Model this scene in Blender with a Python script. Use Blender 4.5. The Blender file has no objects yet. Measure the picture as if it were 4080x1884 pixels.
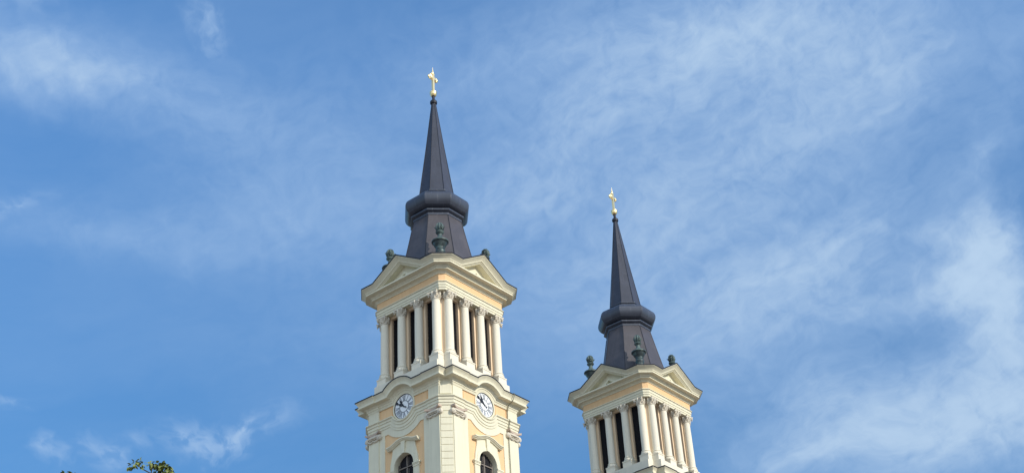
import bpy, bmesh, math, random
from mathutils import Vector, Matrix
from mathutils.geometry import tessellate_polygon

SC = bpy.context.scene
COL = SC.collection
EYE = 1.6                      # eye height; tower heights below are measured from the eye and lifted by this

# ------------------------------------------------------------------ camera
cam_d = bpy.data.cameras.new("camera")
cam = bpy.data.objects.new("camera", cam_d)
COL.objects.link(cam)
cam_d.sensor_fit = 'HORIZONTAL'
cam_d.sensor_width = 36.0
cam_d.lens = 5517.28 / 4080 * 36.0
cam_d.clip_start = 0.1
cam_d.clip_end = 6000
PITCH, ROLL = 0.5759, -0.0641
fwd = Vector((0, math.cos(PITCH), math.sin(PITCH)))
up0 = Vector((0, -math.sin(PITCH), math.cos(PITCH)))
ri0 = Vector((1, 0, 0))
ri = ri0 * math.cos(ROLL) + up0 * math.sin(ROLL)
up = up0 * math.cos(ROLL) - ri0 * math.sin(ROLL)
M = Matrix((ri, up, -fwd)).transposed().to_4x4()
M.translation = Vector((0, 0, EYE))
cam.matrix_world = M
SC.camera = cam

# ------------------------------------------------------------------ light
TH = -0.6724                   # heading of the towers
SUN_EL = math.radians(27.5)
SUN_ANG = TH + math.radians(1.5) # heading of the sun, counter-clockwise from +X
SUN_STRENGTH = 3.7
SKY_STRENGTH = 0.15
EXPOSURE = 0.0
sd = Vector((math.cos(SUN_EL) * math.cos(SUN_ANG), math.cos(SUN_EL) * math.sin(SUN_ANG), math.sin(SUN_EL)))
sun_d = bpy.data.lights.new("sun", 'SUN')
sun_d.energy = SUN_STRENGTH
sun_d.angle = math.radians(0.53)
sun_d.color = (1.0, 0.93, 0.80)
sun = bpy.data.objects.new("sun", sun_d)
COL.objects.link(sun)
sun.rotation_euler = (-sd).to_track_quat('-Z', 'Y').to_euler()
sun.location = (0, 0, 120)

SC.view_settings.view_transform = 'Standard'
SC.view_settings.look = 'None'
SC.view_settings.gamma = 1.0
SC.view_settings.use_curve_mapping = False
SC.view_settings.exposure = EXPOSURE

# ------------------------------------------------------------------ sky: physical sky with thin high cloud, laid out by bearing and height
CLOUDS = [(-0.3088, 0.6695, 0.0923, 0.021, 0.019, 0.495), (-0.3594, 0.6865, 0.0712, 0.0247, 0.026, 0.253), (-0.3404, 0.6738, 0.0441, 0.0165, 0.094, 0.18), (-0.1946, 0.6507, 0.1508, 0.0377, -0.233, 0.198), (-0.1681, 0.5873, 0.1466, 0.031, 0.08, 0.234), (-0.2707, 0.5652, 0.1009, 0.0159, 0.036, 0.216), (-0.1864, 0.6118, 0.0936, 0.0425, -0.46, 0.144), (-0.2241, 0.722, 0.0135, 0.0225, 0.497, 0.216), (-0.3607, 0.7161, 0.0169, 0.0113, 0.201, 0.1215), (-0.0939, 0.6289, 0.1028, 0.0352, -0.339, 0.144), (-0.0349, 0.6906, 0.1304, 0.0341, 0.091, 0.14), (0.1554, 0.6941, 0.1884, 0.0608, 0.023, 0.6), (0.1361, 0.7085, 0.0371, 0.0185, -0.156, 0.12), (0.218, 0.699, 0.0896, 0.0328, -0.054, 0.3), (0.0688, 0.6461, 0.1547, 0.0387, 0.357, 0.384), (0.2133, 0.623, 0.1186, 0.0565, 0.394, 0.36), (0.0138, 0.5993, 0.0496, 0.0233, 0.097, 0.25), (0.1199, 0.585, 0.1197, 0.0314, 0.379, 0.36), (0.1526, 0.5225, 0.103, 0.0271, -0.017, 0.36), (0.2301, 0.5422, 0.0806, 0.0349, 0.33, 0.312), (0.1305, 0.5604, 0.0559, 0.014, 0.027, 0.18), (0.2874, 0.6537, 0.0442, 0.0552, -1.301, 0.3), (0.3281, 0.5683, 0.0181, 0.0491, -0.563, 0.3), (0.3726, 0.6446, 0.0238, 0.053, -0.683, 0.18), (0.3263, 0.5181, 0.021, 0.0223, -0.278, 1.519), (0.307, 0.4981, 0.0371, 0.0173, -0.069, 0.911), (0.3176, 0.4701, 0.0289, 0.0385, -0.262, 1.368), (0.2911, 0.5276, 0.0153, 0.0127, -0.255, 0.3), (0.2277, 0.4914, 0.0774, 0.0155, 0.018, 0.264), (0.2543, 0.3993, 0.103, 0.0359, -0.049, 0.9), (0.2956, 0.4203, 0.0619, 0.0309, 0.059, 0.81), (0.1988, 0.4491, 0.0282, 0.018, 0.195, 0.3), (0.1926, 0.3999, 0.0497, 0.0149, 0.097, 0.4), (0.2277, 0.4268, 0.0629, 0.0227, 0.28, 0.36), (-0.1776, 0.4463, 0.0242, 0.0104, 0.555, 0.338), (-0.1923, 0.4347, 0.0195, 0.0114, 0.415, 0.263), (-0.2199, 0.4335, 0.017, 0.0125, 0.337, 0.3), (-0.2092, 0.4245, 0.0127, 0.01, 0.041, 0.225), (-0.2481, 0.4292, 0.0087, 0.0102, -0.498, 0.1315), (-0.3035, 0.4167, 0.0127, 0.0095, -0.567, 0.315), (-0.2676, 0.417, 0.0116, 0.0123, -0.311, 0.285), (-0.2791, 0.4229, 0.0122, 0.0072, 0.079, 0.15), (-0.3322, 0.4538, 0.0103, 0.006, -0.267, 0.165), (-0.3452, 0.5728, 0.0284, 0.0065, 0.621, 0.198), (0.1913, 0.51, 0.1646, 0.069, 0.035, 0.3), (0.1134, 0.4769, 0.1118, 0.0452, -0.135, 0.26), (-0.1107, 0.5148, 0.1148, 0.041, -0.001, 0.16), (0.2096, 0.535, 0.0805, 0.0322, 0.164, 0.1), (0.0296, 0.5434, 0.1069, 0.0563, 0.092, 0.14), (0.2324, 0.6046, 0.1165, 0.0555, 0.216, 0.14), (0.0495, 0.605, 0.1051, 0.0496, 0.245, 0.13)]
SKY_LOW = (0.58, 0.84, 0.99, 1)    # colour of the clear sky low down and high up
SKY_HIGH = (0.92, 1.25, 1.43, 1)
CLOUD_COL = (2.7, 3.9, 5.65, 1)     # thin veil, and where it thickens
CLOUD_THICK = (3.3, 4.4, 5.75, 1)
REAR_COL = (6.0, 7.3, 8.6, 1)
REAR_FILL = 1.9                # unseen bright cloud added behind the viewer to fill the shaded faces


def N(nt, typ, **kw):
    n = nt.nodes.new(typ)
    for k, v in kw.items():
        if k == 'ins':
            for kk, vv in v.items():
                n.inputs[kk].default_value = vv
        else:
            setattr(n, k, v)
    return n


def math_n(nt, op, a, b=None, c=None, clamp=False):
    n = nt.nodes.new('ShaderNodeMath')
    n.operation = op
    n.use_clamp = clamp
    for i, v in enumerate((a, b, c)):
        if v is None:
            continue
        if isinstance(v, (int, float)):
            n.inputs[i].default_value = v
        else:
            nt.links.new(v, n.inputs[i])
    return n.outputs[0]


def build_world():
    w = bpy.data.worlds.new("World")
    SC.world = w
    w.use_nodes = True
    nt = w.node_tree
    L = nt.links.new
    bg = nt.nodes['Background']
    bg.inputs['Strength'].default_value = SKY_STRENGTH
    sky = N(nt, 'ShaderNodeTexSky', sky_type='NISHITA', sun_disc=False)
    sky.sun_elevation = SUN_EL
    sky.sun_rotation = math.pi / 2 - SUN_ANG
    sky.altitude = 150
    sky.air_density = 1.3
    sky.dust_density = 0.2
    sky.ozone_density = 5.0
    tint = N(nt, 'ShaderNodeMix', data_type='RGBA', blend_type='MULTIPLY')
    tint.inputs[0].default_value = 1.0
    L(sky.outputs[0], tint.inputs[6])
    tc = N(nt, 'ShaderNodeTexCoord')
    sep = N(nt, 'ShaderNodeSeparateXYZ')
    L(tc.outputs['Generated'], sep.inputs[0])
    az = math_n(nt, 'MULTIPLY', math_n(nt, 'ARCTAN2', sep.outputs[0], sep.outputs[1]), 0.84)
    el = math_n(nt, 'ARCSINE', sep.outputs[2])
    hi = N(nt, 'ShaderNodeMapRange', ins={'From Min': 0.40, 'From Max': 0.70})
    L(el, hi.inputs[0])
    tm = N(nt, 'ShaderNodeMix', data_type='RGBA')
    L(hi.outputs[0], tm.inputs[0])
    tm.inputs[6].default_value = SKY_LOW
    tm.inputs[7].default_value = SKY_HIGH
    L(tm.outputs[2], tint.inputs[7])
    base = N(nt, 'ShaderNodeCombineXYZ')
    L(az, base.inputs[0])
    L(el, base.inputs[1])

    # ragged edges: push the bearing/height about with two sizes of noise
    def wob(scale, amp, src, detail=4):
        nz = N(nt, 'ShaderNodeTexNoise', ins={'Scale': scale, 'Detail': detail, 'Roughness': 0.6})
        L(src, nz.inputs['Vector'])
        s = N(nt, 'ShaderNodeVectorMath', operation='SUBTRACT')
        L(nz.outputs['Color'], s.inputs[0])
        s.inputs[1].default_value = (0.5, 0.5, 0.5)
        m = N(nt, 'ShaderNodeVectorMath', operation='MULTIPLY')
        L(s.outputs[0], m.inputs[0])
        m.inputs[1].default_value = (amp, amp * 0.6, 0)
        a = N(nt, 'ShaderNodeVectorMath', operation='ADD')
        L(src, a.inputs[0])
        L(m.outputs[0], a.inputs[1])
        return a.outputs[0]
    v1 = wob(9, 0.085, base.outputs[0])
    v2 = wob(45, 0.030, v1)
    acc = acc2 = None
    for (cx, cy, rx, ry, ang, wt) in CLOUDS:
        small = rx < 0.04 and ry < 0.04 and cx < 0
        k = 1.7 if small else 1.95
        mp = N(nt, 'ShaderNodeMapping', vector_type='TEXTURE')
        mp.inputs['Location'].default_value = (cx, cy, 0)
        mp.inputs['Rotation'].default_value = (0, 0, ang)
        mp.inputs['Scale'].default_value = (rx * k, ry * k, 1)
        L(v2, mp.inputs[0])
        g = N(nt, 'ShaderNodeTexGradient', gradient_type='QUADRATIC_SPHERE')
        L(mp.outputs[0], g.inputs[0])
        if small:
            acc2 = math_n(nt, 'MULTIPLY_ADD', g.outputs['Fac'], wt * 2.3, acc2 if acc2 is not None else 0.0)
        else:
            acc = math_n(nt, 'MULTIPLY_ADD', g.outputs['Fac'], wt * 1.75, acc if acc is not None else 0.0)
    # streaky fibres within the veil, and fine puffs
    mp = N(nt, 'ShaderNodeMapping', vector_type='TEXTURE')
    mp.inputs['Rotation'].default_value = (0, 0, 0.28)
    mp.inputs['Scale'].default_value = (2.3, 0.8, 1)
    L(v1, mp.inputs[0])
    mpf = N(nt, 'ShaderNodeMapping', vector_type='TEXTURE')
    mpf.inputs['Rotation'].default_value = (0, 0, 0.42)
    mpf.inputs['Scale'].default_value = (4.0, 0.6, 1)
    L(v1, mpf.inputs[0])
    ff = N(nt, 'ShaderNodeTexNoise', ins={'Scale': 55, 'Detail': 6, 'Roughness': 0.65})
    L(mpf.outputs[0], ff.inputs['Vector'])
    st = N(nt, 'ShaderNodeTexNoise', ins={'Scale': 22, 'Detail': 9, 'Roughness': 0.62, 'Distortion': 0.5})
    L(mp.outputs[0], st.inputs['Vector'])
    pf = N(nt, 'ShaderNodeTexNoise', ins={'Scale': 75, 'Detail': 5, 'Roughness': 0.55})
    L(v1, pf.inputs['Vector'])
    fib = math_n(nt, 'MULTIPLY_ADD', math_n(nt, 'SUBTRACT', st.outputs['Fac'], 0.5), 0.9, 1.0)
    fib = math_n(nt, 'MULTIPLY_ADD', math_n(nt, 'SUBTRACT', ff.outputs['Fac'], 0.5), 0.8, fib)
    fib = math_n(nt, 'MULTIPLY_ADD', math_n(nt, 'SUBTRACT', pf.outputs['Fac'], 0.5), 1.3, fib)
    fib = math_n(nt, 'MAXIMUM', fib, 0.1)
    dens = math_n(nt, 'MULTIPLY', acc, fib)
    # the small clouds break into puffs
    pu = N(nt, 'ShaderNodeTexNoise', ins={'Scale': 85, 'Detail': 4, 'Roughness': 0.5})
    L(v1, pu.inputs['Vector'])
    pm = N(nt, 'ShaderNodeMapRange', interpolation_type='SMOOTHSTEP', ins={'From Min': 0.36, 'From Max': 0.62, 'To Min': 0.25, 'To Max': 1.5})
    L(pu.outputs['Fac'], pm.inputs[0])
    dens = math_n(nt, 'MULTIPLY_ADD', acc2, pm.outputs[0], dens)
    # a faint overall veil
    veil = N(nt, 'ShaderNodeTexNoise', ins={'Scale': 5, 'Detail': 7, 'Roughness': 0.6})
    L(mp.outputs[0], veil.inputs['Vector'])
    vv = math_n(nt, 'MULTIPLY', math_n(nt, 'SUBTRACT', veil.outputs['Fac'], 0.42), 0.7)
    vv = math_n(nt, 'MAXIMUM', vv, 0.0)
    dens = math_n(nt, 'ADD', dens, vv)
    dens = math_n(nt, 'SUBTRACT', 1.0, math_n(nt, 'EXPONENT', math_n(nt, 'MULTIPLY', dens, -0.9)), clamp=True)
    mix = N(nt, 'ShaderNodeMix', data_type='RGBA')
    L(dens, mix.inputs[0])
    L(tint.outputs[2], mix.inputs[6])
    thick = N(nt, 'ShaderNodeMapRange', ins={'From Min': 0.45, 'From Max': 0.85})
    L(dens, thick.inputs[0])
    ccol = N(nt, 'ShaderNodeMix', data_type='RGBA')
    L(thick.outputs[0], ccol.inputs[0])
    ccol.inputs[6].default_value = CLOUD_COL
    ccol.inputs[7].default_value = CLOUD_THICK
    L(ccol.outputs[2], mix.inputs[7])
    rear = N(nt, 'ShaderNodeMapRange', ins={'From Min': -0.10, 'From Max': -0.55, 'To Min': 0.0, 'To Max': REAR_FILL})
    L(sep.outputs[1], rear.inputs[0])
    rmask = math_n(nt, 'MULTIPLY', rear.outputs[0], st.outputs['Fac'], clamp=True)
    mix2 = N(nt, 'ShaderNodeMix', data_type='RGBA')
    L(rmask, mix2.inputs[0])
    L(mix.outputs[2], mix2.inputs[6])
    mix2.inputs[7].default_value = REAR_COL
    L(mix2.outputs[2], bg.inputs['Color'])


build_world()

# ------------------------------------------------------------------ materials
MATS = {}


def mat(name, rgb, rough=0.8, metal=0.0, var=0.08, vscale=1.2, bump=0.0, bscale=30.0, streak=0.0, spec=0.3, blotch=None):
    if name in MATS:
        return MATS[name]
    m = bpy.data.materials.new(name)
    m.use_nodes = True
    nt = m.node_tree
    L = nt.links.new
    p = nt.nodes['Principled BSDF']
    p.inputs['Roughness'].default_value = rough
    p.inputs['Metallic'].default_value = metal
    p.inputs['Specular IOR Level'].default_value = spec
    tco = N(nt, 'ShaderNodeTexCoord')
    oi = N(nt, 'ShaderNodeObjectInfo')
    geo_a = N(nt, 'ShaderNodeVectorMath', operation='ADD')
    L(tco.outputs['Object'], geo_a.inputs[0])
    L(math_n(nt, 'MULTIPLY', oi.outputs['Random'], 91.0), geo_a.inputs[1])
    geo = type('G', (), {'outputs': {'Object': geo_a.outputs[0]}})
    nz = N(nt, 'ShaderNodeTexNoise', ins={'Scale': vscale, 'Detail': 6, 'Roughness': 0.65})
    L(geo.outputs['Object'], nz.inputs['Vector'])
    f = math_n(nt, 'MULTIPLY_ADD', math_n(nt, 'SUBTRACT', nz.outputs['Fac'], 0.5), var * 3.0, 1.0)
    if streak:
        mp = N(nt, 'ShaderNodeMapping')
        mp.inputs['Scale'].default_value = (5, 5, 0.35)
        L(geo.outputs['Object'], mp.inputs[0])
        n2 = N(nt, 'ShaderNodeTexNoise', ins={'Scale': 1.0, 'Detail': 5, 'Roughness': 0.6})
        L(mp.outputs[0], n2.inputs['Vector'])
        f2 = math_n(nt, 'MULTIPLY_ADD', math_n(nt, 'SUBTRACT', n2.outputs['Fac'], 0.5), streak * 3.0, 1.0)
        f = math_n(nt, 'MULTIPLY', f, f2)
    hs = N(nt, 'ShaderNodeMix', data_type='RGBA', blend_type='MULTIPLY')
    hs.inputs[0].default_value = 1.0
    hs.inputs[6].default_value = (*rgb, 1)
    cb = N(nt, 'ShaderNodeCombineColor')
    for i in range(3):
        L(f, cb.inputs[i])
    L(cb.outputs[0], hs.inputs[7])
    out = hs.outputs[2]
    if blotch:
        n3 = N(nt, 'ShaderNodeTexNoise', ins={'Scale': blotch[1], 'Detail': 5, 'Roughness': 0.7})
        L(geo.outputs['Object'], n3.inputs['Vector'])
        rmp = N(nt, 'ShaderNodeMapRange', ins={'From Min': 0.48, 'From Max': 0.62})
        L(n3.outputs['Fac'], rmp.inputs[0])
        mx = N(nt, 'ShaderNodeMix', data_type='RGBA')
        L(rmp.outputs[0], mx.inputs[0])
        L(out, mx.inputs[6])
        mx.inputs[7].default_value = (*blotch[0], 1)
        out = mx.outputs[2]
    L(out, p.inputs['Base Color'])
    if bump:
        nb = N(nt, 'ShaderNodeTexNoise', ins={'Scale': bscale, 'Detail': 4})
        L(geo.outputs['Object'], nb.inputs['Vector'])
        bp = N(nt, 'ShaderNodeBump', ins={'Strength': bump, 'Distance': 0.02})
        L(nb.outputs['Fac'], bp.inputs['Height'])
        L(bp.outputs[0], p.inputs['Normal'])
    MATS[name] = m
    return m


def roof_mat(name, rgb, rough, seam):
    """Painted sheet metal: courses of sheets with staggered joints, mottled by weather."""
    m = mat(name, rgb, rough=rough, var=0.20, vscale=1.3, streak=0.14, spec=0.45)
    nt = m.node_tree
    L = nt.links.new
    p = nt.nodes['Principled BSDF']
    src = p.inputs['Base Color'].links[0].from_socket
    geo = N(nt, 'ShaderNodeTexCoord')
    sep = N(nt, 'ShaderNodeSeparateXYZ')
    L(geo.outputs['Object'], sep.inputs[0])
    ang = math_n(nt, 'ARCTAN2', sep.outputs[1], sep.outputs[0])
    cb = N(nt, 'ShaderNodeCombineXYZ')
    L(math_n(nt, 'MULTIPLY', ang, 1.6), cb.inputs[0])
    L(sep.outputs[2], cb.inputs[1])
    br = N(nt, 'ShaderNodeTexBrick', ins={'Scale': 1.0, 'Mortar Size': 0.012, 'Mortar Smooth': 0.3, 'Brick Width': 0.63, 'Row Height': 0.62, 'Color1': (1, 1, 1, 1), 'Color2': (0.84, 0.84, 0.85, 1), 'Mortar': (seam, seam, seam, 1)})
    L(cb.outputs[0], br.inputs['Vector'])
    mx = N(nt, 'ShaderNodeMix', data_type='RGBA', blend_type='MULTIPLY')
    mx.inputs[0].default_value = 1.0
    L(src, mx.inputs[6])
    L(br.outputs['Color'], mx.inputs[7])
    L(mx.outputs[2], p.inputs['Base Color'])
    bp = N(nt, 'ShaderNodeBump', ins={'Strength': 0.35, 'Distance': 0.02})
    L(br.outputs['Fac'], bp.inputs['Height'])
    bp.invert = True
    L(bp.outputs[0], p.inputs['Normal'])
    return m


CREAM = mat('cream_stucco', (0.72, 0.675, 0.52), 0.9, var=0.06, bump=0.15, bscale=40, streak=0.09)
STONE = mat('pale_stone', (0.765, 0.705, 0.58), 0.85, var=0.07, vscale=9, bump=0.3, bscale=60, streak=0.06)
CARVED = mat('weathered_capital_stone', (0.66, 0.60, 0.50), 0.9, var=0.16, vscale=7, bump=0.3, bscale=60)
PEACH = mat('peach_stucco', (0.78, 0.52, 0.29), 0.9, var=0.05, bump=0.15, bscale=40, streak=0.08)
PALEPEACH = mat('pale_peach_stucco', (0.78, 0.60, 0.42), 0.9, var=0.05, bump=0.15, bscale=40, streak=0.08)
LID = mat('pale_patina', (0.10, 0.14, 0.135), 0.5, var=0.25, vscale=6, blotch=((0.045, 0.065, 0.068), 3.0))
SLATE = roof_mat('brown_grey_sheet_roof', (0.044, 0.048, 0.070), 0.5, 0.7)
SKIRTM = roof_mat('brown_sheet_skirt', (0.078, 0.070, 0.078), 0.5, 0.75)
COLLARM = roof_mat('grey_sheet_collar', (0.055, 0.063, 0.088), 0.40, 1.4)
RIDGE = mat('dark_ridge_metal', (0.020, 0.022, 0.034), 0.5)
LEAD = mat('dark_eave_flashing', (0.022, 0.020, 0.024), 0.5)
BRONZE = mat('green_bronze', (0.040, 0.055, 0.060), 0.42, metal=0.25, var=0.2, vscale=5, blotch=((0.09, 0.13, 0.125), 3.2), spec=0.5)
CABLE = mat('olive_cable', (0.20, 0.19, 0.14), 0.7)
GOLD = mat('gilding', (1.0, 0.77, 0.40), 0.40, metal=1.0, var=0.04, vscale=8)
DARKWOOD = mat('dark_louver_wood', (0.020, 0.020, 0.027), 0.7, var=0.15, vscale=6)
SHUTTER = mat('shutter_bars', (0.20, 0.17, 0.15), 0.7)
DIAL = mat('white_dial_enamel', (0.86, 0.87, 0.88), 0.35, var=0.02, spec=0.5)
INK = mat('black_dial_paint', (0.018, 0.020, 0.028), 0.45)
NUMERAL = mat('slate_blue_numerals', (0.10, 0.115, 0.15), 0.5)
BROWNCAP = mat('pink_brown_abacus', (0.48, 0.38, 0.31), 0.9, var=0.12, vscale=5)


# ------------------------------------------------------------------ mesh helpers
class MB:
    def __init__(s):
        s.v = []
        s.f = []

    def add(s, vs, fs):
        o = len(s.v)
        s.v += [tuple(p) for p in vs]
        s.f += [tuple(i + o for i in f) for f in fs]

    def box(s, x0, x1, y0, y1, z0, z1):
        vs = [(x, y, z) for z in (z0, z1) for y in (y0, y1) for x in (x0, x1)]
        s.add(vs, [(0, 2, 3, 1), (4, 5, 7, 6), (0, 1, 5, 4), (2, 6, 7, 3), (0, 4, 6, 2), (1, 3, 7, 5)])

    def fbox(s, u0, u1, d0, d1, z0, z1):            # box on the front face: u across, d outward
        s.box(u0, u1, -d1, -d0, z0, z1)

    def prism(s, poly, z0, z1):                     # plan polygon standing from z0 to z1
        n = len(poly)
        vs = [(x, y, z0) for x, y in poly] + [(x, y, z1) for x, y in poly]
        fs = [(i, (i + 1) % n, n + (i + 1) % n, n + i) for i in range(n)]
        t = tessellate_polygon([[Vector((x, y, 0)) for x, y in poly]])
        fs += [tuple(a) for a in t] + [tuple(n + i for i in a) for a in t]
        s.add(vs, fs)

    def plate(s, outer, holes, d0, d1):             # upright plate on the front face with holes, polygons in (u, z)
        loops = [outer] + list(holes)
        allp = [p for l in loops for p in l]
        n = len(allp)
        vs = [(u, -d1, z) for u, z in allp] + [(u, -d0, z) for u, z in allp]
        t = tessellate_polygon([[Vector((u, z, 0)) for u, z in l] for l in loops])
        fs = [tuple(a) for a in t] + [tuple(n + i for i in a) for a in t]
        o = 0
        for l in loops:
            k = len(l)
            fs += [(o + i, o + (i + 1) % k, n + o + (i + 1) % k, n + o + i) for i in range(k)]
            o += k
        s.add(vs, fs)

    def lathe(s, prof, n=24, c=(0, 0), ph=0.0, cap=True):
        m = len(prof)
        vs = []
        for r, z in prof:
            for i in range(n):
                a = 2 * math.pi * i / n + ph
                vs.append((c[0] + r * math.cos(a), c[1] + r * math.sin(a), z))
        fs = []
        for j in range(m - 1):
            for i in range(n):
                k = (i + 1) % n
                fs.append((j * n + i, j * n + k, (j + 1) * n + k, (j + 1) * n + i))
        if cap:
            fs.append(tuple(range(n)))
            fs.append(tuple((m - 1) * n + i for i in range(n)))
        s.add(vs, fs)

    def tube(s, pts, rad, n=6):
        pts = [Vector(p) for p in pts]
        m = len(pts)
        if isinstance(rad, (int, float)):
            rad = [rad] * m
        vs = []
        for j, p in enumerate(pts):
            t = (pts[min(j + 1, m - 1)] - pts[max(j - 1, 0)]).normalized()
            a = t.cross(Vector((0.31, 0.17, 0.93)))
            if a.length < 1e-3:
                a = t.cross(Vector((1, 0, 0)))
            a.normalize()
            b = t.cross(a)
            for i in range(n):
                g = 2 * math.pi * i / n
                vs.append(p + a * (rad[j] * math.cos(g)) + b * (rad[j] * math.sin(g)))
        fs = [(j * n + i, j * n + (i + 1) % n, (j + 1) * n + (i + 1) % n, (j + 1) * n + i) for j in range(m - 1) for i in range(n)]
        fs += [tuple(range(n)), tuple((m - 1) * n + i for i in range(n))]
        s.add(vs, fs)

    def ball(s, c, r, sx=1, sy=1, sz=1, n=10, m=6):
        prof = []
        for j in range(m + 1):
            a = -math.pi / 2 + math.pi * j / m
            prof.append((max(r * math.cos(a), 1e-4), r * math.sin(a)))
        o = len(s.v)
        s.lathe(prof, n)
        for i in range(o, len(s.v)):
            x, y, z = s.v[i]
            s.v[i] = (c[0] + x * sx, c[1] + y * sy, c[2] + z * sz)

    def build(s, name, material, parent=None, lift=EYE, ang=32, loc=(0, 0, 0), rz=0.0):
        me = bpy.data.meshes.new(name)
        bm = bmesh.new()
        bv = [bm.verts.new((x, y, z + lift)) for x, y, z in s.v]
        for f in s.f:
            try:
                bm.faces.new([bv[i] for i in f])
            except ValueError:
                pass
        bmesh.ops.remove_doubles(bm, verts=bm.verts, dist=1e-5)
        bmesh.ops.recalc_face_normals(bm, faces=bm.faces)
        lim = math.radians(ang)
        for f in bm.faces:
            f.smooth = True
        for e in bm.edges:
            if len(e.link_faces) != 2 or e.calc_face_angle(10) > lim:
                e.smooth = False
        bm.to_mesh(me)
        bm.free()
        me.materials.append(material)
        o = bpy.data.objects.new(name, me)
        COL.objects.link(o)
        o.parent = parent
        o.location = loc
        o.rotation_euler = (0, 0, rz)
        return o


def rot4(x, y, k):
    for _ in range(k % 4):
        x, y = -y, x
    return x, y


def cham(d):                   # chamfer cut of the main entablature at distance d
    return max(0.30 + 0.586 * (d - 3.0), 0.02)


def cham_low(d):
    return max(0.584 + 0.586 * (d - 3.511), 0.02)


def straight(z0):
    return lambda w: ([], z0 - w)


def gable(z0=46.39, za=47.64, u0=2.1):
    t = (za - z0) / u0
    c = math.cos(math.atan(t))

    def f(w):
        uf = (za - w / c - z0 + w) / t
        return [(-uf, z0 - w), (0, za - w / c), (uf, z0 - w)], z0 - w
    return f


def arch_up(z0=38.36, R0=1.68, zc=37.17, n=28):
    def f(w):
        R = R0 - w
        h = z0 - w - zc
        a0 = math.asin(max(min(h / R, 1), -1))
        pts = []
        for i in range(n + 1):
            a = math.pi - a0 - (math.pi - 2 * a0) * i / n
            pts.append((R * math.cos(a), zc + R * math.sin(a)))
        return pts, z0 - w
    return f


def arch_down(z0=36.77, R0=0.92, zc=37.17, n=28):
    def f(w):
        R = R0 + w
        h = zc - (z0 - w)
        a0 = math.asin(max(min(h / R, 1), -1))
        pts = []
        for i in range(n + 1):
            a = math.pi + a0 + (math.pi - 2 * a0) * i / n
            pts.append((R * math.cos(a), zc + R * math.sin(a)))
        return pts, z0 - w
    return f


def ring(mb, prof, path, corner, notch=0.584, brk=None):
    """Sweep a moulding round all four faces. prof: (distance, drop); path(drop) -> ((u,z)..., z at the ends)."""
    loops = []
    for d, w in prof:
        mid, ze = path(w)
        lp = []
        for k in range(4):
            e = d - (notch if corner == 'notch' else corner(d))
            if brk:             # the middle of the face steps back between the pilasters
                bu, bd = brk
                fp = [(-e, d, ze), (-bu, d, ze), (-bu, d - bd, ze)] + [(u, d - bd, z) for u, z in mid] + [(bu, d - bd, ze), (bu, d, ze), (e, d, ze)]
            else:
                fp = [(-e, d, ze)] + [(u, d, z) for u, z in mid] + [(e, d, ze)]
            for u, dd_, z in fp:
                x, y = rot4(u, -dd_, k)
                lp.append((x, y, z))
            if corner == 'notch':
                x, y = rot4(d - notch, -(d - notch), k)
                lp.append((x, y, ze))
        loops.append(lp)
    n = len(loops[0])
    m = len(loops)
    vs = [p for l in loops for p in l]
    fs = [(j * n + i, j * n + (i + 1) % n, ((j + 1) % m) * n + (i + 1) % n, ((j + 1) % m) * n + i) for j in range(m) for i in range(n)]
    mb.add(vs, fs)


def run(mb, prof, path, e):
    """The same moulding on the front face only, from -e to e, closed at its ends."""
    loops = []
    for d, w in prof:
        mid, ze = path(w)
        loops.append([(u, -d, z) for u, z in [(-e, ze)] + mid + [(e, ze)]])
    n = len(loops[0])
    m = len(loops)
    fs = [(j * n + i, j * n + i + 1, ((j + 1) % m) * n + i + 1, ((j + 1) % m) * n + i) for j in range(m) for i in range(n - 1)]
    fs += [tuple(j * n for j in range(m)), tuple(j * n + n - 1 for j in range(m))]
    mb.add([p for l in loops for p in l], fs)


def octo(mb, prof):            # eight-sided turned form; radii are distances to the flat faces
    mb.lathe([(a / math.cos(math.pi / 8), z) for a, z in prof], 8, ph=math.pi / 8)


def cham_poly(d, c):
    out = []
    for k in range(4):
        out += [rot4(-(d - c), -d, k), rot4(d - c, -d, k)]
    return out


def empty(name, loc, rz=0.0):
    o = bpy.data.objects.new(name, None)
    COL.objects.link(o)
    o.location = loc
    o.rotation_euler = (0, 0, rz)
    o.empty_display_size = 0.5
    return o


def copy_obj(o, parent, rz=None, loc=None):
    """A copy of a part with its own sub-parts."""
    c = o.copy()
    COL.objects.link(c)
    c.parent = parent
    if rz is not None:
        c.rotation_euler = (0, 0, rz)
    if loc is not None:
        c.location = loc
    for ch in list(o.children):
        copy_obj(ch, c)
    return c


def four(o):
    for k in (1, 2, 3):
        copy_obj(o, o.parent, rz=o.rotation_euler.z + k * math.pi / 2)


def arcpts(cx, cz, r, a0, a1, n):
    return [(cx + r * math.cos(math.radians(a0 + (a1 - a0) * i / n)), cz + r * math.sin(math.radians(a0 + (a1 - a0) * i / n))) for i in range(n + 1)]


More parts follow.
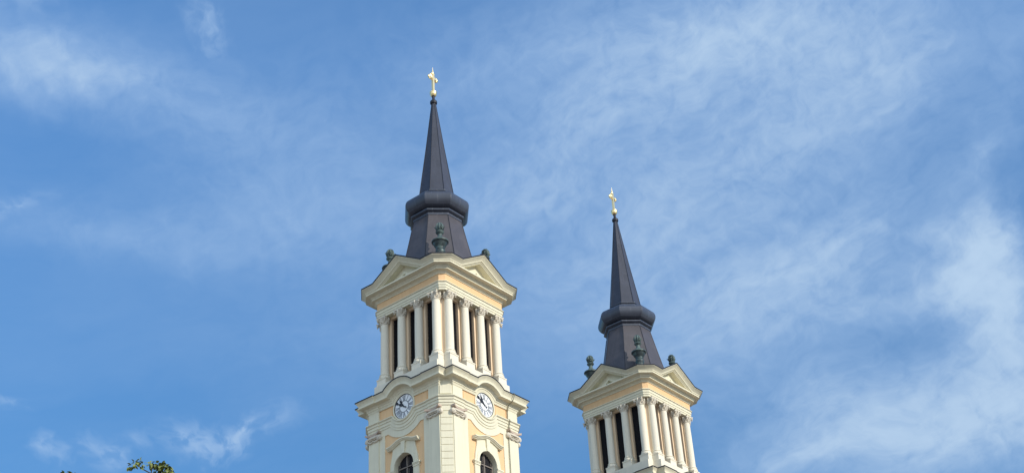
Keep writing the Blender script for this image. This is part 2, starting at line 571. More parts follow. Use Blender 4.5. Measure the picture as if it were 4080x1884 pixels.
# ------------------------------------------------------------------ the tower
def build_tower(loc):
    T = empty('church_tower', loc, TH)

    # --- spire
    b = MB()
    octo(b, [(1.175, 53.90), (1.15, 53.98), (0.62, 58.20), (0.155, 62.15)])
    spire = b.build('spire', SLATE, T)
    b = MB()
    for i in range(8):
        a = math.pi / 8 + i * math.pi / 4
        q = 1 / math.cos(math.pi / 8)
        b.tube([(r * q * math.cos(a), r * q * math.sin(a), z) for r, z in ((1.16, 53.95), (0.62, 58.20), (0.16, 62.12))], [0.028, 0.024, 0.016], 5)
    b.build('ridge', RIDGE, spire)
    b = MB()
    b.lathe([(0.15, 62.05), (0.17, 62.20), (0.235, 62.24), (0.26, 62.32), (0.26, 62.40), (0.235, 62.47), (0.15, 62.50), (0.12, 62.60), (0.095, 62.72), (0.105, 62.84), (0.12, 62.92)], 20)
    b.build('finial_knob', RIDGE, T)
    b = MB()
    b.lathe([(0.10, 62.92), (0.16, 62.94), (0.235, 63.05), (0.255, 63.14), (0.245, 63.22), (0.262, 63.25), (0.262, 63.29), (0.20, 63.34), (0.13, 63.42), (0.075, 63.50)], 24)
    orb = b.build('gilded_orb', GOLD, T)
    # cross, arms along the church front
    b = MB()

    def bar(y0, y1, z0, z1, t=0.07):
        b.box(-t, t, y0, y1, z0, z1)
    bar(-0.085, 0.085, 63.40, 65.02)
    bar(-0.36, -0.085, 64.505, 64.675)
    bar(0.085, 0.36, 64.505, 64.675)
    for y, z in ((-0.40, 64.59), (0.40, 64.59), (0, 65.06)):
        b.ball((0, y, z), 0.125, sx=0.7)
    for y, z in ((-0.35, 64.71), (-0.35, 64.47), (0.35, 64.71), (0.35, 64.47), (-0.10, 65.00), (0.10, 65.00)):
        b.ball((0, y, z), 0.085, sx=0.8)
    for sy in (-1, 1):
        for sz in (-1, 1):
            b.tube([(0, sy * 0.06, 64.59 + sz * 0.06), (0, sy * 0.27, 64.59 + sz * 0.27)], [0.06, 0.02], 5)
    b.lathe([(0.075, 65.10), (0.05, 65.22), (0.022, 65.38), (0.006, 65.62)], 8)
    cr = b.build('cross', GOLD, T)

    # --- collar
    b = MB()
    prof = [(1.10, 53.96), (1.265, 53.93), (1.265, 53.83), (1.20, 53.80), (1.20, 53.68), (1.40, 53.58)]
    for i in range(13):
        a = math.radians(105 - i * 17.0)
        prof.append((1.54 + 0.60 * math.cos(a), 52.80 + 0.66 * math.sin(a)))
    prof += [(1.78, 52.02), (1.78, 51.92), (1.70, 51.84), (1.62, 51.80), (1.62, 51.62), (1.55, 51.58), (1.2, 51.5)]
    octo(b, prof)
    b.build('collar', COLLARM, T, ang=24)

    # --- lower roof of the spire
    b = MB()
    octo(b, [(1.50, 51.75), (1.60, 51.60), (1.93, 49.90), (2.34, 47.85), (2.60, 46.90), (2.85, 46.35)])
    sk = b.build('skirt_roof', SKIRTM, T)
    b = MB()
    for i in range(8):
        a = math.pi / 8 + i * math.pi / 4
        q = 1 / math.cos(math.pi / 8)
        b.tube([(r * q * math.cos(a), r * q * math.sin(a), z) for r, z in ((1.61, 51.58), (1.93, 49.90), (2.34, 47.85), (2.60, 46.90))], 0.028, 5)
    b.build('ridge', RIDGE, sk)

    # --- low roof over the cornice with the four gable roofs
    b = MB()
    e = 3.98 - cham(3.98)
    for k in range(4):
        P = [(1.95, -3.98, 46.40), (e, -3.98, 46.40), (3.98, -e, 46.40), (3.98, -1.95, 46.40), (1.3, -1.3, 46.98)]
        b.add([rot4(x, y, k) + (z,) for x, y, z in P], [(0, 1, 4), (1, 2, 4), (2, 3, 4)])
    for k in range(4):
        pts = []
        for d in (3.97, 1.4):
            for u, z in ((-2.10, 46.375), (0, 47.625), (2.10, 46.375)):
                x, y = rot4(u, -d, k)
                pts.append((x, y, z))
        b.add(pts, [(0, 1, 4, 3), (1, 2, 5, 4)])
    lr = b.build('eave_roof', SLATE, T)
    b = MB()
    ring(b, [(4.045, 0.012), (4.045, -0.065), (3.40, -0.075), (3.40, 0.0)], gable(), cham)
    b.build('eave_flashing', LEAD, lr)

    # --- crown moulding following the gables, then the level cornice
    b = MB()
    ring(b, [(4.02, 0.0), (4.01, 0.05), (3.94, 0.09), (3.88, 0.16), (3.80, 0.22), (3.77, 0.27), (3.77, 0.31), (3.72, 0.335), (3.40, 0.335), (3.40, 0.004)], gable(), cham)
    ring(b, [(3.71, 0.337), (3.68, 0.375), (3.64, 0.38), (3.62, 0.43), (3.10, 0.43), (3.10, 0.337)], gable(), cham)
    cr_m = b.build('cornice', CREAM, T)
    b = MB()
    ring(b, [(3.40, -0.10), (3.72, -0.002), (3.735, 0.01), (3.735, 0.11), (3.71, 0.12), (3.70, 0.10), (3.44, 0.125), (3.41, 0.17), (3.40, 0.25), (3.355, 0.265), (3.35, 0.285), (3.35, 0.365), (3.325, 0.37), (3.32, 0.35), (3.14, 0.385), (3.12, 0.44), (3.07, 0.475), (3.05, 0.545), (2.60, 0.545), (2.60, -0.10)], straight(46.06), cham)
    b.build('bed_moulding', CREAM, cr_m)

    # --- pediments
    b = MB()
    b.plate([(-1.75, 46.10), (1.75, 46.10), (0, 47.20)], [[(-0.50, 46.20), (0.50, 46.20), (0, 46.56)]], 2.95, 3.20)
    b.plate([(-1.4, 46.12), (1.4, 46.12), (0, 47.0)], [], 2.85, 2.97)
    ped = b.build('pediment', CREAM, T)
    b = MB()
    b.plate([(-0.86, 46.16), (0.86, 46.16), (0, 46.76)], [[(-0.55, 46.18), (0.55, 46.18), (0, 46.58)]], 3.19, 3.27)
    b.build('inner_frame', CREAM, ped)
    four(ped)

    # --- frieze and architrave
    b = MB()
    ring(b, [(3.0, 0), (3.0, 0.56), (2.5, 0.56), (2.5, 0)], straight(45.54), cham)
    b.build('frieze', PEACH, T)
    b = MB()
    ring(b, [(2.60, 0), (3.10, 0), (3.115, 0.015), (3.115, 0.06), (3.085, 0.075), (3.05, 0.085), (3.05, 0.27), (3.015, 0.277), (3.015, 0.43), (2.98, 0.437), (2.98, 0.588), (2.52, 0.588)], straight(44.985), cham)
    b.build('architrave', CREAM, T)

    # --- belfry wall with twelve tall openings
    b = MB()
    DW, DL = 2.58, 2.36
    ho = []
    for uc in (-1.4855, 0, 1.4855):
        ho.append([(uc - 0.355, 39.44), (uc + 0.355, 39.44), (uc + 0.355, 44.24), (uc - 0.355, 44.24)])
    for k in range(4):
        s = MB()
        s.plate([(-2.20, 38.9), (2.20, 38.9), (2.20, 44.43), (-2.20, 44.43)], ho, 2.25, DW)
        vs = []
        for x, y, z in s.v:
            X, Y = rot4(x, y, k)
            vs.append((X, Y, z))
        b.add(vs, s.f)
        b.prism([rot4(*p, k) for p in ((2.2, -DW), (2.40, -DW), (2.46, -2.50), (2.50, -2.46), (DW, -2.40), (DW, -2.2), (2.2, -2.2))], 38.9, 44.43)
    b.build('belfry_wall', PALEPEACH, T)
    b = MB()
    for uc in (0,):
        b.fbox(-0.46, 0.46, 2.252, 2.262, 39.3, 44.3)
        b.fbox(-0.352, 0.352, 2.27, 2.34, 39.45, 44.23)
        z = 39.5
        while z < 44.3:
            vs = [(-0.352, -2.336, z + 0.07), (0.352, -2.336, z + 0.07), (0.352, -2.415, z - 0.02), (-0.352, -2.415, z - 0.02)]
            vs += [(x, y, zz + 0.014) for x, y, zz in vs]
            b.add(vs, [(0, 1, 2, 3), (4, 5, 6, 7), (0, 1, 5, 4), (2, 3, 7, 6), (0, 3, 7, 4), (1, 2, 6, 5)])
            z += 0.10
    lv = b.build('louver', DARKWOOD, T)
    offs = [(-1.4855, 0), (1.4855, 0), (0, 0)]
    first = True
    for k in range(4):
        for ou in (-1.4855, 0, 1.4855):
            x, y = rot4(ou, 0, k)
            if first:
                lv.location = (x, y, 0)
                first = False
            else:
                copy_obj(lv, T, rz=k * math.pi / 2, loc=(x, y, 0))

    # --- columns
    b = MB()
    b.lathe([(0.283, 40.27), (0.278, 40.6), (0.277, 41.5), (0.268, 42.8), (0.255, 43.80), (0.255, 43.86)], 28)
    col = b.build('column', STONE, T)
    b = MB()
    b.lathe([(0.36, 39.97), (0.385, 40.01), (0.395, 40.06), (0.385, 40.11), (0.35, 40.14), (0.32, 40.15), (0.315, 40.19), (0.325, 40.215), (0.345, 40.225), (0.352, 40.25), (0.34, 40.28), (0.28, 40.30)], 28)
    b.build('column_base', STONE, col)
    b = MB()
    b.lathe([(0.255, 43.85), (0.285, 43.865), (0.292, 43.89), (0.28, 43.92), (0.252, 43.93), (0.25, 44.05), (0.268, 44.18), (0.31, 44.28), (0.33, 44.31)], 24)
    ab = []
    for k in range(4):      # abacus with hollow sides
        for t in (-1, -0.9, -0.5, 0, 0.5, 0.9, 1):
            ab.append(rot4(0.40 * t, -(0.30 + 0.10 * abs(t) ** 2.0), k))
    b.prism([p for i, p in enumerate(ab) if i % 7 != 6], 44.315, 44.392)
    for k in range(4):      # scrolls under the corners
        a = -math.pi / 4 + k * math.pi / 2
        ca, sa = math.cos(a), math.sin(a)
        b.ball((0.45 * ca, 0.45 * sa, 44.225), 0.085, n=8, m=6)
        b.ball((0.46 * ca, 0.46 * sa, 44.10), 0.045, n=6, m=4)
        b.tube([(0.25 * ca, 0.25 * sa, 44.02), (0.31 * ca, 0.31 * sa, 44.17), (0.42 * ca, 0.42 * sa, 44.28)], [0.05, 0.055, 0.05], 6)
        x, y = rot4(0, -0.33, k)   # middle leaf rising to the abacus
        b.tube([rot4(0, -0.25, k) + (43.98,), rot4(0, -0.34, k) + (44.16,), rot4(0, -0.36, k) + (44.30,), rot4(0, -0.35, k) + (44.40,)], [0.06, 0.085, 0.055, 0.02], 6)
    for i in range(8):      # leaf row
        a = math.pi / 8 + i * math.pi / 4
        ca, sa = math.cos(a), math.sin(a)
        b.tube([(r * ca, r * sa, z) for r, z in ((0.255, 43.93), (0.285, 44.03), (0.335, 44.11), (0.36, 44.08))], [0.06, 0.075, 0.06, 0.025], 5)
    b.build('capital', CARVED, col, ang=40)
    first = True
    for k in range(4):
        for uc in (-2.2385, -0.7425, 0.7425, 2.2385):
            x, y = rot4(uc, -2.7763, k)
            if first:
                col.location = (x, y, 0)
                first = False
            else:
                copy_obj(col, T, rz=k * math.pi / 2, loc=(x, y, 0))

    # --- pedestals and base course
    b = MB()
    b.fbox(-0.375, 0.375, -0.39, 0.345, 39.42, 39.90)
    b.fbox(-0.395, 0.395, -0.39, 0.37, 39.90, 39.975)
    pd = b.build('pedestal', STONE, T)
    first = True
    for k in range(4):
        for uc in (-2.2385, -0.7425, 0.7425, 2.2385):
            x, y = rot4(uc, -2.7763, k)
            if first:
                pd.location = (x, y, 0)
                first = False
            else:
                copy_obj(pd, T, rz=k * math.pi / 2, loc=(x, y, 0))
    b = MB()

    def notch_poly(d, e):
        out = []
        for k in range(4):
            out += [rot4(-e, -d, k), rot4(e, -d, k), rot4(e, -e, k)]
        return out
    b.prism(notch_poly(3.30, 2.66), 38.2, 39.425)
    b.prism(notch_poly(3.36, 2.72), 38.2, 38.62)
    b.build('base_course', STONE, T)

    # --- clock storey: cornice that arches over the clocks, broken back at the corners
    b = MB()
    ring(b, [(4.10, 0.0), (4.10, 0.05), (4.05, 0.09), (4.00, 0.19), (3.955, 0.26), (3.95, 0.31), (3.99, 0.32), (3.99, 0.42), (3.96, 0.435), (3.95, 0.415), (3.70, 0.44), (3.68, 0.50), (3.62, 0.56), (3.60, 0.58), (3.60, 0.68), (3.565, 0.70), (3.54, 0.79), (3.53, 0.83), (3.20, 0.83), (3.20, 0.0)], arch_up(), 'notch', brk=(2.02, 0.055))
    lc = b.build('clock_cornice', CREAM, T)
    b = MB()
    ring(b, [(4.13, 0.015), (4.13, -0.05), (3.25, -0.055), (3.25, 0.006)], arch_up(), 'notch', brk=(2.02, 0.055))
    b.build('cornice_flashing', LEAD, lc)

    # --- body wall
    arch_hole = [(0.8, 29.6), (0.8, 33.3)] + arcpts(0, 33.3, 0.8, 0, 180, 20)[1:-1] + [(-0.8, 33.3), (-0.8, 29.6)]
    b = MB()
    for k in range(4):
        s = MB()
        s.plate([(-2.75, 26.0), (2.75, 26.0), (2.75, 38.3), (-2.75, 38.3)], [arch_hole], 3.10, 3.40)
        b.add([rot4(x, y, k) + (z,) for x, y, z in s.v], s.f)
        b.prism([rot4(*p, k) for p in ((2.75, -3.40), (2.905, -3.40), (3.40, -2.905), (3.40, -2.75), (2.75, -2.75))], 26.0, 38.3)
    b.prism(cham_poly(3.40, 0.495), -1.6, 26.0)
    b.prism(cham_poly(3.0, 0.3), 26.0, 38.25)
    b.prism(cham_poly(3.9, 0.6), -1.6, 0.2)
    b.prism(cham_poly(3.75, 0.6), 25.0, 25.6)
    b.build('body_wall', PEACH, T)

    # pilasters with scroll capitals
    b = MB()
    b.fbox(2.07, 2.918, 3.38, 3.511, 0.2, 37.62)
    pl = b.build('pilaster', CREAM, T)
    b = MB()
    uc = 2.48
    fr, bk = [], []
    for t in (-1, -0.85, -0.5, 0, 0.5, 0.85, 1):
        fr.append((uc + 0.56 * t, -(3.60 + 0.13 * abs(t) ** 2)))
    poly = fr + [(uc + 0.56, -3.42), (uc - 0.56, -3.42)]
    o = len(b.v)
    n = len(poly)
    sag = lambda x: 0.10 * abs((x - uc) / 0.6) ** 2
    lo = [(x, y, 35.98 + sag(x)) for x, y in poly]
    hi = [(x, y, 36.13 + sag(x) * 0.6) for x, y in poly]
    # finer strips so the slab dips in the middle
    m7 = 7
    vs, fs = [], []
    for x, y in fr:
        vs += [(x, y, 35.97 + sag(x)), (x, y, 36.10 + sag(x)), (x, -3.42, 36.10 + sag(x)), (x, -3.42, 35.97 + sag(x))]
    for i in range(m7 - 1):
        for j in range(4):
            fs.append((i * 4 + j, i * 4 + (j + 1) % 4, (i + 1) * 4 + (j + 1) % 4, (i + 1) * 4 + j))
    fs += [(0, 1, 2, 3), tuple((m7 - 1) * 4 + j for j in range(4))]
    b.add(vs, fs)
    cap = b.build('pilaster_capital', BROWNCAP, pl, ang=25)
    b = MB()
    b.fbox(uc - 0.40, uc + 0.40, 3.42, 3.60, 35.74, 35.985)
    b.tube([(uc - 0.38, -3.60, 35.86), (uc, -3.645, 35.84), (uc + 0.38, -3.60, 35.86)], 0.06, 8)
    for sgn in (-1, 1):
        c = uc + sgn * 0.50
        for rr, dd in ((0.165, 3.60), (0.12, 3.635), (0.06, 3.665)):
            ring_p = arcpts(c, 35.79, rr, 0, 360, 16)[:-1]
            b.plate(ring_p, [], 3.42, dd)
        b.tube([(c - sgn * 0.10, -3.58, 35.66), (uc + sgn * 0.2, -3.58, 35.60), (uc, -3.57, 35.66)], [0.05, 0.055, 0.04], 6)
    b.fbox(uc - 0.42, uc + 0.42, 3.42, 3.545, 35.55, 35.60)
    b.build('capital_scroll', CARVED, pl)
    pl2 = copy_obj(pl, T)
    for ch in [pl2] + list(pl2.children):
        ch.data = ch.data.copy()
    # mirror the second pilaster of the face
    for ch in [pl2] + list(pl2.children):
        ch.data.transform(Matrix.Scale(-1, 4, (1, 0, 0)))
        ch.data.flip_normals()
    four(pl)
    four(pl2)

    # corner strips of drafted blocks
    b = MB()
    s2 = math.sqrt(0.5)

    def cbox(u0, u1, d0, d1, z0, z1):
        P = []
        for z in (z0, z1):
            for d in (d0, d1):
                for u in (u0, u1):
                    P.append(((d + u) * s2, (-d + u) * s2, z))
        b.add(P, [(0, 2, 3, 1), (4, 5, 7, 6), (0, 1, 5, 4), (2, 6, 7, 3), (0, 4, 6, 2), (1, 3, 7, 5)])
    cbox(-0.40, 0.40, 4.30, 4.512, 0.2, 38.2)
    z = 35.80
    cbox(-0.345, 0.345, 4.50, 4.552, 35.835, 36.15)
    while z > 1:
        cbox(-0.345, 0.345, 4.50, 4.552, z - 0.398, z)
        z -= 0.4295
    cbox(-0.35, 0.35, 4.50, 4.575, 36.92, 37.50)
    b.build('corner_quoins', CREAM, T)
    # mouldings under the clock, wrapping the corners
    b = MB()
    ring(b, [(3.70, 0.0), (3.70, 0.055), (3.66, 0.075), (3.65, 0.09), (3.62, 0.095), (3.62, 0.235), (3.575, 0.242), (3.575, 0.43), (3.535, 0.437), (3.535, 0.58), (3.30, 0.58), (3.30, 0.0)], arch_down(), cham_low, brk=(2.02, 0.05))
    b.build('clock_moulding', CREAM, T)
    # white apron and side strips round the peach panel
    b = MB()
    run(b, [(3.45, 0.56), (3.45, 1.01), (3.32, 1.01), (3.32, 0.56)], arch_down(), 2.075)
    for sx in (-1, 1):
        u0, u1 = sorted((sx * 1.61, sx * 2.075))
        b.fbox(u0, u1, 3.36, 3.448, 26.0, 35.775)
    ap = b.build('panel_surround', CREAM, T)
    four(ap)
    # sunk frame lines on the peach panels beside the clock
    for sx in (-1, 1):
        b = MB()
        u0, u1 = sorted((sx * 0.99, sx * 1.90))
        b.plate([(u0, 36.90), (u1, 36.90), (u1, 37.42), (u0, 37.42)], [], 3.38, 3.425)
        four(b.build('frieze_panel', PEACH, T))

    # --- clock
    ZC = 37.17
    b = MB()
    b.plate(arcpts(0, ZC, 0.765, 0, 360, 48)[:-1], [], 3.38, 3.42)
    ck = b.build('clock', DIAL, T)
    b = MB()
    b.plate(arcpts(0, ZC, 0.90, 0, 360, 48)[:-1], [arcpts(0, ZC, 0.795, 0, 360, 48)[:-1]], 3.39, 3.47)
    b.build('clock_surround', CREAM, ck)
    b = MB()
    b.plate(arcpts(0, ZC, 0.796, 0, 360, 48)[:-1], [arcpts(0, ZC, 0.765, 0, 360, 48)[:-1]], 3.40, 3.455)
    b.plate(arcpts(0, ZC, 0.385, 0, 360, 40)[:-1], [arcpts(0, ZC, 0.345, 0, 360, 40)[:-1]], 3.415, 3.424)
    b.build('dial_ring', INK, ck)
    b = MB()
    romans = ['XII', 'I', 'II', 'III', 'IIII', 'V', 'VI', 'VII', 'VIII', 'IX', 'X', 'XI']
    wid = {'I': 0.068, 'V': 0.12, 'X': 0.12}
    dd = [3.4240]
    for h, txt in enumerate(romans):
        th = math.radians(90 - 30 * h)
        er = (math.cos(th), math.sin(th))
        et = (er[1], -er[0])

        def stroke(t0, t1, w0):
            dd[0] += 0.00002
            r0, r1 = 0.40, 0.715
            q = [(t0 * (r0 / 0.56) - w0 / 2, r0), (t0 * (r0 / 0.56) + w0 / 2, r0), (t1 * (r1 / 0.60) + w0 / 2, r1), (t1 * (r1 / 0.60) - w0 / 2, r1)]
            b.plate([(er[0] * r + et[0] * t, ZC + er[1] * r + et[1] * t) for t, r in q], [], 3.415, dd[0])
        tot = sum(wid[c] for c in txt)
        t = -tot / 2
        for c in txt:
            w = wid[c]
            m = t + w / 2
            if c == 'I':
                stroke(m, m, 0.036)
            elif c == 'V':
                stroke(m, m - w * 0.42, 0.036)
                stroke(m, m + w * 0.42, 0.03)
            else:
                stroke(m - w * 0.36, m + w * 0.40, 0.036)
                stroke(m + w * 0.36, m - w * 0.40, 0.03)
            t += w
    b.build('numerals', NUMERAL, ck)

    def hand(name, deg, pts, d0):
        th = math.radians(90 - deg)
        er = (math.cos(th), math.sin(th))
        et = (er[1], -er[0])
        poly = [(r, t) for r, t in pts] + [(r, -t) for r, t in reversed(pts) if t > 1e-6]
        bb = MB()
        bb.plate([(er[0] * r + et[0] * t, ZC + er[1] * r + et[1] * t) for r, t in poly], [], d0, d0 + 0.012)
        bb.build(name, INK, ck)
    hand('minute_hand', 302, [(-0.24, 0.02), (-0.22, 0.055), (-0.12, 0.02), (0.0, 0.03), (0.20, 0.035), (0.27, 0.09), (0.36, 0.075), (0.46, 0.03), (0.56, 0.03), (0.62, 0.085), (0.70, 0.06), (0.80, 0.0)], 3.46)
    hand('hour_hand', 325, [(-0.08, 0.03), (0.0, 0.04), (0.30, 0.022), (0.40, 0.065), (0.46, 0.07), (0.62, 0.0)], 3.44)
    four(ck)

    # --- arched windows
    b = MB()
    b.fbox(-0.82, 0.82, 3.105, 3.125, 29.5, 34.2)
    z = 29.7
    while z < 34.1:
        b.fbox(-0.80, 0.80, 3.12, 3.155, z, z + 0.028)
        z += 0.085
    wn = b.build('window', DARKWOOD, T)
    b = MB()
    for u in (-0.74, -0.02, 0.70):
        b.fbox(u - 0.035, u + 0.035, 3.15, 3.21, 29.6, 34.05)
    for z in (30.6, 31.97, 33.33):
        b.fbox(-0.80, 0.80, 3.15, 3.205, z - 0.035, z + 0.035)
    for u0 in (-0.70, 0.02):   # panel frames of the shutter leaves
        for z0, z1 in ((32.08, 33.22), (33.44, 33.95)):
            for a, c in ((u0 + 0.06, u0 + 0.085), (u0 + 0.58, u0 + 0.605)):
                b.fbox(a, c, 3.15, 3.175, z0, z1)
    b.build('shutter_frame', SHUTTER, wn)
    b = MB()
    half = [(1.13, 29.6), (1.13, 33.35), (1.09, 33.7), (1.00, 34.05), (0.93, 34.35), (0.92, 34.72), (0.5, 34.86)]
    outer = half + [(0, 34.92)] + [(-u, z) for u, z in reversed(half)]
    b.plate(outer, [[(0.78, 29.65), (0.78, 33.3)] + arcpts(0, 33.3, 0.78, 0, 180, 24)[1:-1] + [(-0.78, 33.3), (-0.78, 29.65)]], 3.13, 3.50)
    b.plate([(1.0, 33.23)] + arcpts(0, 33.3, 1.0, 0, 180, 24) + [(-1.0, 33.23), (-0.79, 33.23)] + list(reversed(arcpts(0, 33.3, 0.79, 0, 180, 24))) + [(0.79, 33.23)], [], 3.48, 3.535)
    for sx in (-1, 1):
        for z0, z1, e, d in ((33.15, 33.23, 1.32, 3.60), (33.09, 33.15, 1.27, 3.57), (32.98, 33.09, 1.23, 3.55), (29.6, 32.98, 1.20, 3.515)):
            u0, u1 = sorted((sx * 0.755, sx * e))
            b.fbox(u0, u1, 3.39, d, z0, z1)
    b.plate([(-0.125, 34.08), (0.125, 34.08), (0.165, 34.90), (-0.165, 34.90)], [], 3.45, 3.60)
    b.build('window_surround', CREAM, wn)
    b = MB()
    hp = [(-1.27, 0), (-1.05, 0.005), (-0.9, 0.03), (-0.7, 0.11), (-0.45, 0.21), (-0.2, 0.265), (0, 0.28), (0.2, 0.265), (0.45, 0.21), (0.7, 0.11), (0.9, 0.03), (1.05, 0.005), (1.27, 0)]
    prof = [(3.42, 34.78), (3.72, 34.76), (3.73, 34.70), (3.67, 34.66), (3.66, 34.63), (3.60, 34.60), (3.58, 34.56), (3.42, 34.55)]
    vs = [(u, -d, z + h) for u, h in hp for d, z in prof]
    n = len(prof)
    fs = [(i * n + j, i * n + (j + 1) % n, (i + 1) * n + (j + 1) % n, (i + 1) * n + j) for i in range(len(hp) - 1) for j in range(n)]
    fs += [tuple(range(n)), tuple((len(hp) - 1) * n + j for j in range(n))]
    b.add(vs, fs)
    b.build('window_hood', CREAM, wn)
    four(wn)

    # --- lightning cable down the sunlit face
    b = MB()
    b.tube([(d, 2.03, z) for d, z in ((3.4, 38.42), (4.16, 38.40), (4.16, 38.28), (4.02, 37.95), (3.66, 37.80), (3.57, 37.5), (3.53, 37.3), (3.53, 36.85), (3.70, 36.78), (3.69, 36.68), (3.60, 36.4), (3.56, 36.15), (3.53, 36.0), (3.53, 30.0), (3.53, 0.5))], 0.022, 6)
    b.build('lightning_cable', CABLE, T)

    # --- bronze urns at the corners
    b = MB()
    b.lathe([(0.34, 46.45), (0.34, 46.95), (0.30, 47.0), (0.30, 47.55), (0.33, 47.60), (0.33, 47.68), (0.295, 47.72), (0.275, 47.80), (0.30, 47.86), (0.28, 47.90), (0.285, 47.96), (0.36, 48.06), (0.43, 48.20), (0.455, 48.28), (0.475, 48.31), (0.51, 48.34), (0.535, 48.36), (0.535, 48.39), (0.30, 48.40)], 28)
    urn = b.build('urn', BRONZE, T)
    b = MB()
    b.lathe([(0.50, 48.37), (0.555, 48.38), (0.56, 48.43), (0.54, 48.47), (0.43, 48.55), (0.25, 48.66), (0.17, 48.78), (0.14, 48.90), (0.145, 48.99), (0.21, 49.06), (0.265, 49.12), (0.275, 49.17), (0.24, 49.22), (0.17, 49.25), (0.13, 49.28)], 28)
    b.build('lid', LID, urn)
    b = MB()
    b.ball((0, 0, 49.53), 0.215, n=12, m=8)
    for i in range(7):
        a = i * 2 * math.pi / 7
        ca, sa = math.cos(a), math.sin(a)
        b.tube([(r * ca, r * sa, z) for r, z in ((0.11, 49.27), (0.185, 49.36), (0.215, 49.52), (0.185, 49.69), (0.095, 49.82), (0.04, 49.87))], [0.05, 0.075, 0.088, 0.085, 0.065, 0.03], 7)
        a += 0.45
        ca, sa = math.cos(a), math.sin(a)
        if i % 2 == 0:
            b.tube([(r * ca, r * sa, z) for r, z in ((0.22, 49.42), (0.30, 49.50), (0.37, 49.56))], [0.05, 0.04, 0.012], 5)
    b.build('flame', LID, urn, ang=50)
    first = True
    for k in range(4):
        x, y = rot4(3.17 * s2, -3.17 * s2, k)
        if first:
            urn.location = (x, y, 0)
            first = False
        else:
            copy_obj(urn, T, rz=k * math.pi / 2, loc=(x, y, 0))
    return T


def stamp(o, label, cat, group=None):
    o['label'] = label
    o['category'] = cat
    if group:
        o['group'] = group


TA = build_tower((-4.9959, 77.8431, 0))
stamp(TA, "nearer cream church tower with a clock face and arched window on each visible side", "church tower", "twin church towers")
# the corner quoins stand at all four corners
for o in list(TA.children):
    if o.name.startswith('corner_quoins'):
        four(o)
TB = copy_obj(TA, None, loc=(8.5067, 94.6358, 0))
TB.rotation_euler = (0, 0, TH)
stamp(TB, "farther cream church tower cut off at its belfry columns, no clock in view", "church tower", "twin church towers")

# ------------------------------------------------------------------ ground
b = MB()
g = 3000
b.add([(-g, -g, 0), (g, -g, 0), (g, g, 0), (-g, g, 0)], [(0, 1, 2, 3)])
gr = b.build('ground', mat('dry_pale_ground', (0.22, 0.18, 0.15), 0.95, var=0.2, vscale=0.3), None, lift=0)
gr['kind'] = 'structure'

# ------------------------------------------------------------------ tree whose top sprigs reach into the picture
LEAF = mat('leaf_green', (0.19, 0.22, 0.065), 0.5, var=0.25, vscale=3.0, spec=0.4)
BARK = mat('grey_brown_bark', (0.055, 0.048, 0.042), 0.9, var=0.2, vscale=6)


def leaf(mb, p, d, nrm, ln):
    """One folded, drooping leaf: eight corners, stem at p."""
    d = d.normalized()
    side = d.cross(nrm)
    if side.length < 1e-3:
        side = d.cross(Vector((1, 0, 0)))
    side.normalize()
    n = side.cross(d)
    w = ln * 0.36
    mid = [p, p + d * ln * 0.35 + n * ln * 0.03, p + d * ln * 0.7 - n * ln * 0.03, p + d * ln - n * ln * 0.16]
    l = [p + d * ln * 0.28 + side * w + n * ln * 0.10, p + d * ln * 0.66 + side * w * 0.8 + n * ln * 0.04]
    r = [p + d * ln * 0.28 - side * w + n * ln * 0.10, p + d * ln * 0.66 - side * w * 0.8 + n * ln * 0.04]
    mb.add(mid + l + r, [(0, 4, 1), (1, 4, 5, 2), (2, 5, 3), (0, 1, 6), (1, 2, 7, 6), (2, 3, 7)])


def clump(mb, c, rad, n, ln, rng):
    for _ in range(n):
        v = Vector((rng.gauss(0, 1), rng.gauss(0, 1), rng.gauss(0, 1)))
        v = v.normalized() * rad * rng.random() ** 0.5
        d = v.normalized() * 0.6 + Vector((rng.uniform(-.6, .6), rng.uniform(-.6, .6), rng.uniform(-1.1, 0.1)))
        nr = Vector((rng.uniform(-.6, .6), rng.uniform(-.6, .6), 1))
        leaf(mb, c + v, d, nr, ln * rng.uniform(0.7, 1.2))


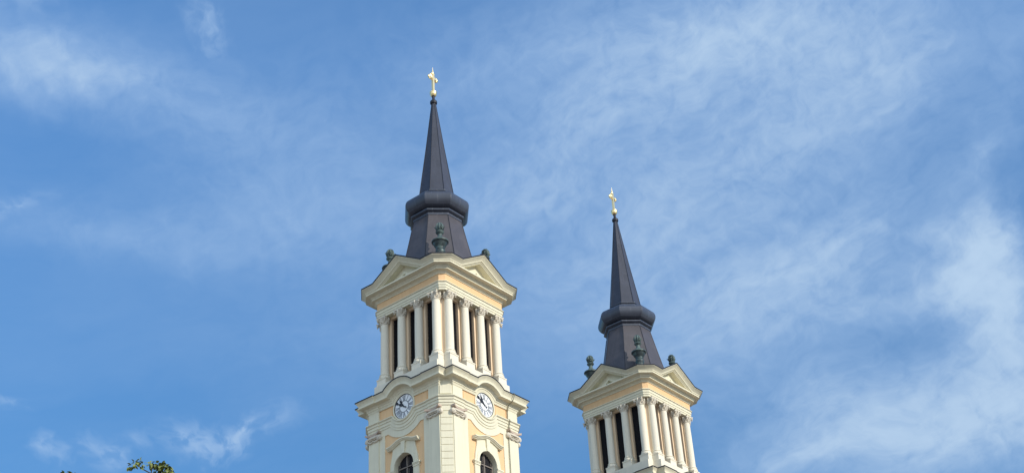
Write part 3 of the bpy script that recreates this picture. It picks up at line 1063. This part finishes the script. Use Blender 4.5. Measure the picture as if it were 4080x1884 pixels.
def make_tree():
    rng = random.Random(11)
    D = 26.0
    base = Vector((-0.306 * D, 0.952 * D, 0))
    T = empty('broadleaf_tree', base)
    top = 0.4305 * D + EYE           # height of the sprigs' feet
    tr = MB()
    tr.tube([(0, 0, 0), (0.05, 0.02, 2.5), (-0.05, 0.0, 5), (0.1, 0.05, 7.6)], [0.27, 0.21, 0.18, 0.13], 10)
    crown = MB()
    tips = []
    # limbs to the sprigs: points seen at the bottom edge
    sprigs = [((-0.2930, 0.9560, 0.4392), 14, 0.07, 0.085), ((-0.2955, 0.9553, 0.4372), 12, 0.06, 0.085), ((-0.2905, 0.9567, 0.4412), 9, 0.05, 0.075), ((-0.2882, 0.9577, 0.4385), 9, 0.05, 0.08), ((-0.2817, 0.9595, 0.4402), 18, 0.075, 0.085), ((-0.2838, 0.9589, 0.4390), 9, 0.05, 0.08), ((-0.2795, 0.9601, 0.4398), 8, 0.05, 0.08),
              ((-0.2745, 0.9616, 0.4390), 22, 0.08, 0.09), ((-0.2715, 0.9624, 0.4372), 26, 0.10, 0.09), ((-0.2765, 0.9610, 0.4366), 26, 0.10, 0.09), ((-0.2692, 0.9630, 0.4352), 26, 0.08, 0.085), ((-0.2735, 0.9618, 0.4345), 40, 0.13, 0.09),
              ((-0.3415, 0.9398, 0.4274), 20, 0.05, 0.08), ((-0.3385, 0.9409, 0.4278), 22, 0.05, 0.08), ((-0.3358, 0.9418, 0.4274), 14, 0.05, 0.08), ((-0.3262, 0.9453, 0.4272), 6, 0.03, 0.06), ((-0.3205, 0.9472, 0.4272), 6, 0.03, 0.06)]
    fork = Vector((-0.2820, 0.9594, 0.4322)) * D - base + Vector((0, 0, EYE))
    for (dx, dy, dz), n, rad, ln in sprigs:
        p = Vector((dx, dy, dz)) * D + Vector((0, 0, EYE)) - base
        clump(crown, p, rad, n, ln, rng)
        foot = fork if dx > -0.30 else p + Vector((0.05, 0.1, -0.7))
        if n in (14, 18, 40) or dx < -0.30:
            tr.tube([foot, foot.lerp(p, 0.5) + Vector((0.01, 0, -0.02)), p], [0.013, 0.010, 0.006], 5)
        if dx <= -0.30:
            tips.append(foot)
    tips.append(fork)
    # limbs and crown below the frame
    rx, rz, cz = 2.9, 3.1, top - 3.75
    for _ in range(60):
        while True:
            v = Vector((rng.uniform(-1, 1), rng.uniform(-1, 1), rng.uniform(-1, 1)))
            if 0.35 < v.length < 1:
                break
        tips.append(Vector((v.x * rx, v.y * rx, cz + v.z * rz)))
    for t in tips:
        h = max(2.8, min(7.4, t.z - 2.2 - 0.4 * math.hypot(t.x, t.y)))
        s = Vector((0.03, 0.01, h))
        m = s.lerp(t, 0.5) + Vector((rng.uniform(-.2, .2), rng.uniform(-.2, .2), -0.15))
        tr.tube([s, m, t], [0.075, 0.045, 0.016], 6)
        if t.z < top - 1.0:
            clump(crown, t, rng.uniform(0.45, 0.8), 70, 0.13, rng)
    tr.build('trunk', BARK, T, lift=0)
    crown.build('crown', LEAF, T, lift=0, ang=80)
    stamp(T, "green broadleaf tree at the lower left, only its topmost leafy sprigs showing", "tree")
    return T


make_tree()
